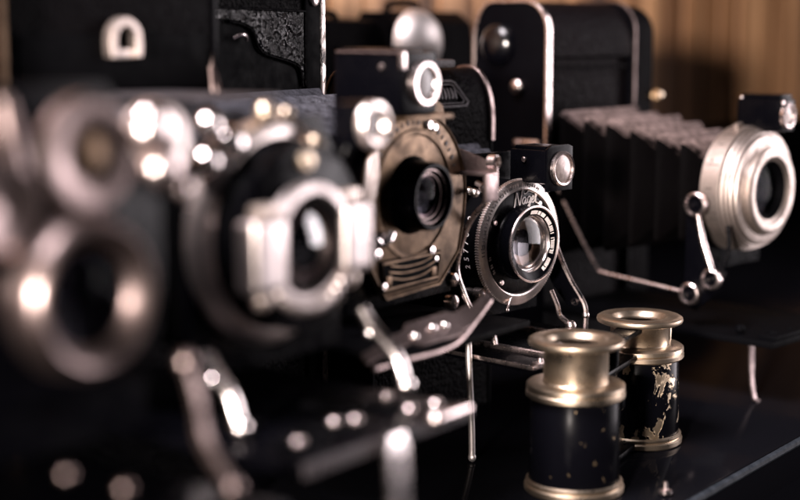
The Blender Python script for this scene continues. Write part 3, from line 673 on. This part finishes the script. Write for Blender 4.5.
for (u, vv) in ((10, -6), (13, -1), (18, 16), (20, 25), (4, 24), (15, -26)): MB().screw((u, vv, 58.6), 1.8, 'z').build('bed_screw', 'nickel', bd)
MB().box((26, 24, 57.4), (3.2, 16, 2.4), .9).ball((26.6, 16, 57.8), 2.3, 12).build('bed_catch', 'nickel', bd)
MB().strip([(27.4, -3, 58), (28.2, -3, 50), (29.5, -3, 25), (31, -3, 3), (34, -3, .7)], (0, 1, 0), [7, 9.4, 9.4, 9, 9], 1.6, 5).build('leg', 'white_metal', c2)

# ================================================================== camera 1: nearest, far out of focus
LH = 105.5
c1 = thing('folding_camera', 'nearest and most blurred folding camera at far left with broad nickel lens ring', 'camera', -62.3, 295.2, -36.87, ROW)
UF, UB, V0, V1 = -84, -122, -44, 38
MB().prism([(UF, 0), (UF, 182), (UF - 6, 188), (UB + 8, 188), (UB, 180), (UB, 0)], 'y', V0, V1, .6).build('body', 'leather', c1)
bellows(c1, UF, -19, (-34, 32, 68, 140), (-25, 25, 76, 128), 6, 'bellows_dark', 1.4)
MB().prism([(-32, 70), (32, 70), (32, 136), (22, 148), (-22, 148), (-32, 136)], 'x', -20, -18.4, .3).build('lens_standard', 'enamel', c1)
MB().prism([(-26, 84), (26, 84), (29, 104), (29, 128), (22, 141), (-22, 141), (-29, 128), (-29, 104)], 'x', -18.4, -9, 1.0).build('shutter_case', 'enamel', c1)
lb = MB().lathe([(-9, 17.4), (-3, 16.8), (-.9, 15.9), (0, 14.6), (-.7, 13.2), (-3, 11.2), (-4, 10.4)], (0, 3.0, LH), n=90).build('lens_ring', 'dull', c1)
MB().lathe([(-4, 10.6), (-7, 9.6), (-7, 5), (-9, 4), (-9, 0)], (0, 3.0, LH), n=48).build('inner_barrel', 'enamel', lb)
lens_glass(lb, -5, LH, 9.8, 2.4, 2, 3.0)
d1 = MB().lathe([(-9, 12.4), (-6.4, 12.2), (-5.4, 11), (-5.4, 8), (-6, 6.6), (-7, 5.0)], (0, 7, 134), n=64).build('speed_dial', 'dull', c1)
MB().lathe([(-7, 5.0), (-6.2, 3.2), (-6.0, 0)], (0, 7, 134), n=32).build('dial_hub', 'bronze', d1)
d2 = MB().lathe([(-9, 8.4), (-6.4, 8.2), (-5.6, 7.2), (-5.6, 4.8), (-6.6, 3.6), (-7, 0)], (0, 26.5, 135.5), n=56).build('timer_dial', 'rim', c1)
MB().ball((-4.5, 23, 138.6), 5.2, 24, (.7, 1, 1)).build('dial_knob', 'nickel', d2)
MB().ball((-5, 26.2, 130.2), 4.8, 20, (.7, 1, 1)).tube([(-8, 20, 131), (-7, 26, 130.4)], 2.2, 10).build('release_lever', 'nickel', c1)
MB().ball((-7, 33.5, 125), 2.4, 14).build('case_stud', 'nickel', c1)
MB().lathe([(-9, 9.6), (-6, 9.4), (-5, 8), (-5.6, 6), (-7, 0)], (0, -15.5, 125.5), n=56).build('aperture_dial', 'dull', c1)
MB().tube([(-9, -13, 146), (-8, -12, 138), (-8, -10, 130)], [1.8, 2.2, 2.6], 12, 3).build('cable_release', 'dull', c1)
for vv, a, b_ in ((30, (-3, 86), (10, 61)),):
    q = MB().strip([(a[0], vv, a[1]), (a[0] + 3, vv, a[1] - 9), (a[0] + 4.5, vv, a[1] - 16), (b_[0], vv, b_[1])], (1, 0, .6), [2.4, 2.6, 3.2, 3.4], 2.4, 4)
    q.ball((a[0] - .5, vv, a[1] + 1), 2.6, 14).ball((b_[0], vv, b_[1]), 2.4, 14).build('strut', 'dull', c1)
bd = MB().box((-30, 0, 56), (100, 74, 3.2), .9).build('bed', 'enamel', c1)
MB().box((21, 0, 58.2), (6, 30, 2), .6).build('bed_catch', 'matt', bd)
each('bed_stud', 'dull', c1, [MB().ball((-6, -2.5, 69), 1.5, 12), MB().ball((-6, 13.2, 62), 2.0, 12)])
MB().strip([(20, 0, 54), (22, 0, 28), (24, 0, 3), (27, 0, .7)], (0, 1, 0), 8, 1.5, 4).build('leg', 'nickel', c1)

# ================================================================== brass opera glasses in front
og = thing('opera_glasses', 'antique brass opera glasses with chipped black barrels standing on end', 'opera glasses', 76.8, 535.8, math.degrees(math.atan2(63, 32)), None)
HX = 35.3   # half spacing along local x
for s, pm, lab, et in ((-1, 'barrel', 'glossy black barrel nearest the viewer', 1.2), (1, 'chipped', 'chipped black barrel with bare brass patches', -3.2)):
    x0 = s * HX
    MB().lathe([(3.6, 15.6), (4.2, 15.9), (33.6, 15.4), (34.2, 15.0)], (x0, 0, 0), 'z', 80).build('barrel', pm, og, lab)
    MB().lathe([(0, 12.5), (0, 16.6), (.6, 17.3), (2.2, 17.4), (2.8, 16.6), (3.4, 16.9), (4.0, 16.9), (4.6, 16.0)], (x0, 0, 0), 'z', 80).build('objective_ring', 'brass', og)
    MB().lathe([(33.4, 15.2), (33.6, 16.6), (34.2, 17.2), (35.6, 17.2), (36.2, 16.6), (36.6, 17.1), (38.0, 17.0), (38.6, 16.2), (38.8, 11.2)], (x0, 0, 0), 'z', 80).build('collar_ring', 'brass', og)
    MB().lathe([(38.7, 11.6), (39.2, 11.2), (49.4 + et, 11.2), (50 + et, 11.6)], (x0, 0, 0), 'z', 72).build('draw_tube', 'brass', og)
    ec = MB().lathe([(z + et, r) for z, r in [(49.8, 11.4), (50.2, 15.2), (50.7, 16.3), (51.5, 16.6), (52.4, 16.4), (52.9, 15.6), (53.1, 14.2), (53.0, 11.0), (52.6, 10.2), (51.2, 9.4), (50.2, 8.2)]], (x0, 0, 0), 'z', 80).build('eyecup', 'brass', og)
    MB().lathe([(51.0 + et, 8.2), (51.4 + et, 4), (51.5 + et, 0)], (x0, 0, 0), 'z', 40).build('eyepiece_lens', 'glass', ec)
for zc in (46.0, 36.4, 2.0):
    MB().box((0, 0, zc), (2 * HX - (21 if zc > 40 else 30), 9, 2.4), .8).build('bridge', 'enamel', og)
q = MB().lathe([(3, 2.6), (36, 2.6), (37, 3.6), (48, 3.6)], (0, 0, 0), 'z', 32).lathe([(21, 0), (21, 5.6), (22, 6.2), (28, 6.2), (29, 5.6), (29, 0)], (0, 0, 0), 'z', 32); q.build('focus_wheel', 'enamel', og)
MB().screw((HX + 13.6, -6, 38.6), 1.2, 'z').lathe([(38.6, 1.3), (43.4, 1.3), (44, .9), (44, 0)], (HX + 12.6, -7.6, 0), 'z', 14).build('collar_screw', 'brass', og)

# ================================================================== back row, near the wall
def P(u, l): p = Dv * u + Lv * l; return p.x, p.y
x, y = -28, 800
bx = thing('box_camera', 'dark blurred camera standing in the back, nickel dome shining on its front', 'camera', -6, 800, -36.87)
MB().prism([(-13, 0), (30, 0), (30, 138), (26, 162), (18, 168), (-8, 168), (-13, 160)], 'y', -14, 40, 1.5).build('body', 'leather', bx)
MB().lathe([(30, 17), (32, 17), (35, 16.2), (39, 13.4), (42, 9), (43.6, 4.4), (44, 0)], (0, -19, 152), n=48).build('dome', 'frost', bx)
MB().box((26, -14, 152), (10, 26, 24), 2).build('dome_mount', 'enamel', bx)
MB().tube([(-6, 6, 167), (-4, 6, 172), (12, 6, 172), (14, 6, 167)], 2, 10, 5).build('carry_handle', 'leather', bx)
by = thing('box_camera', 'plain dark camera body blurred in the back with bare wood right above it', 'camera', -38, 760, -36.87)
MB().prism([(-13, 0), (24, 0), (24, 150), (18, 163), (-8, 165), (-13, 158)], 'y', -34, 22, 2).build('body', 'leather', by)
MB().strip([(24.6, -20, 60), (24.6, -20, 150)], (0, 1, 0), 3, 1).build('front_seam', 'enamel', by)
MB().tube([(-6, -6, 164), (-4, -6, 167), (10, -6, 166.5), (12, -6, 163)], 1.6, 10, 5).build('carry_handle', 'leather', by)
# small screw lying on the shelf by the edge
x, y = on_shelf(EDGE - 7, 0)
sc = MB().lathe([(0, 1.6), (.8, 2.4), (1.6, 2.4), (2.0, 1.8), (2.0, 0)], (0, 0, 0), 'z', 20).lathe([(2, .9), (4.6, .8), (5, 0)], (0, 0, 0), 'z', 12).build('loose_screw', 'nickel')
sc.location = (91.5 * MM, 497 * MM, 0.0003); sc['label'] = 'tiny loose nickel screw lying by the shelf edge'; sc['category'] = 'screw'
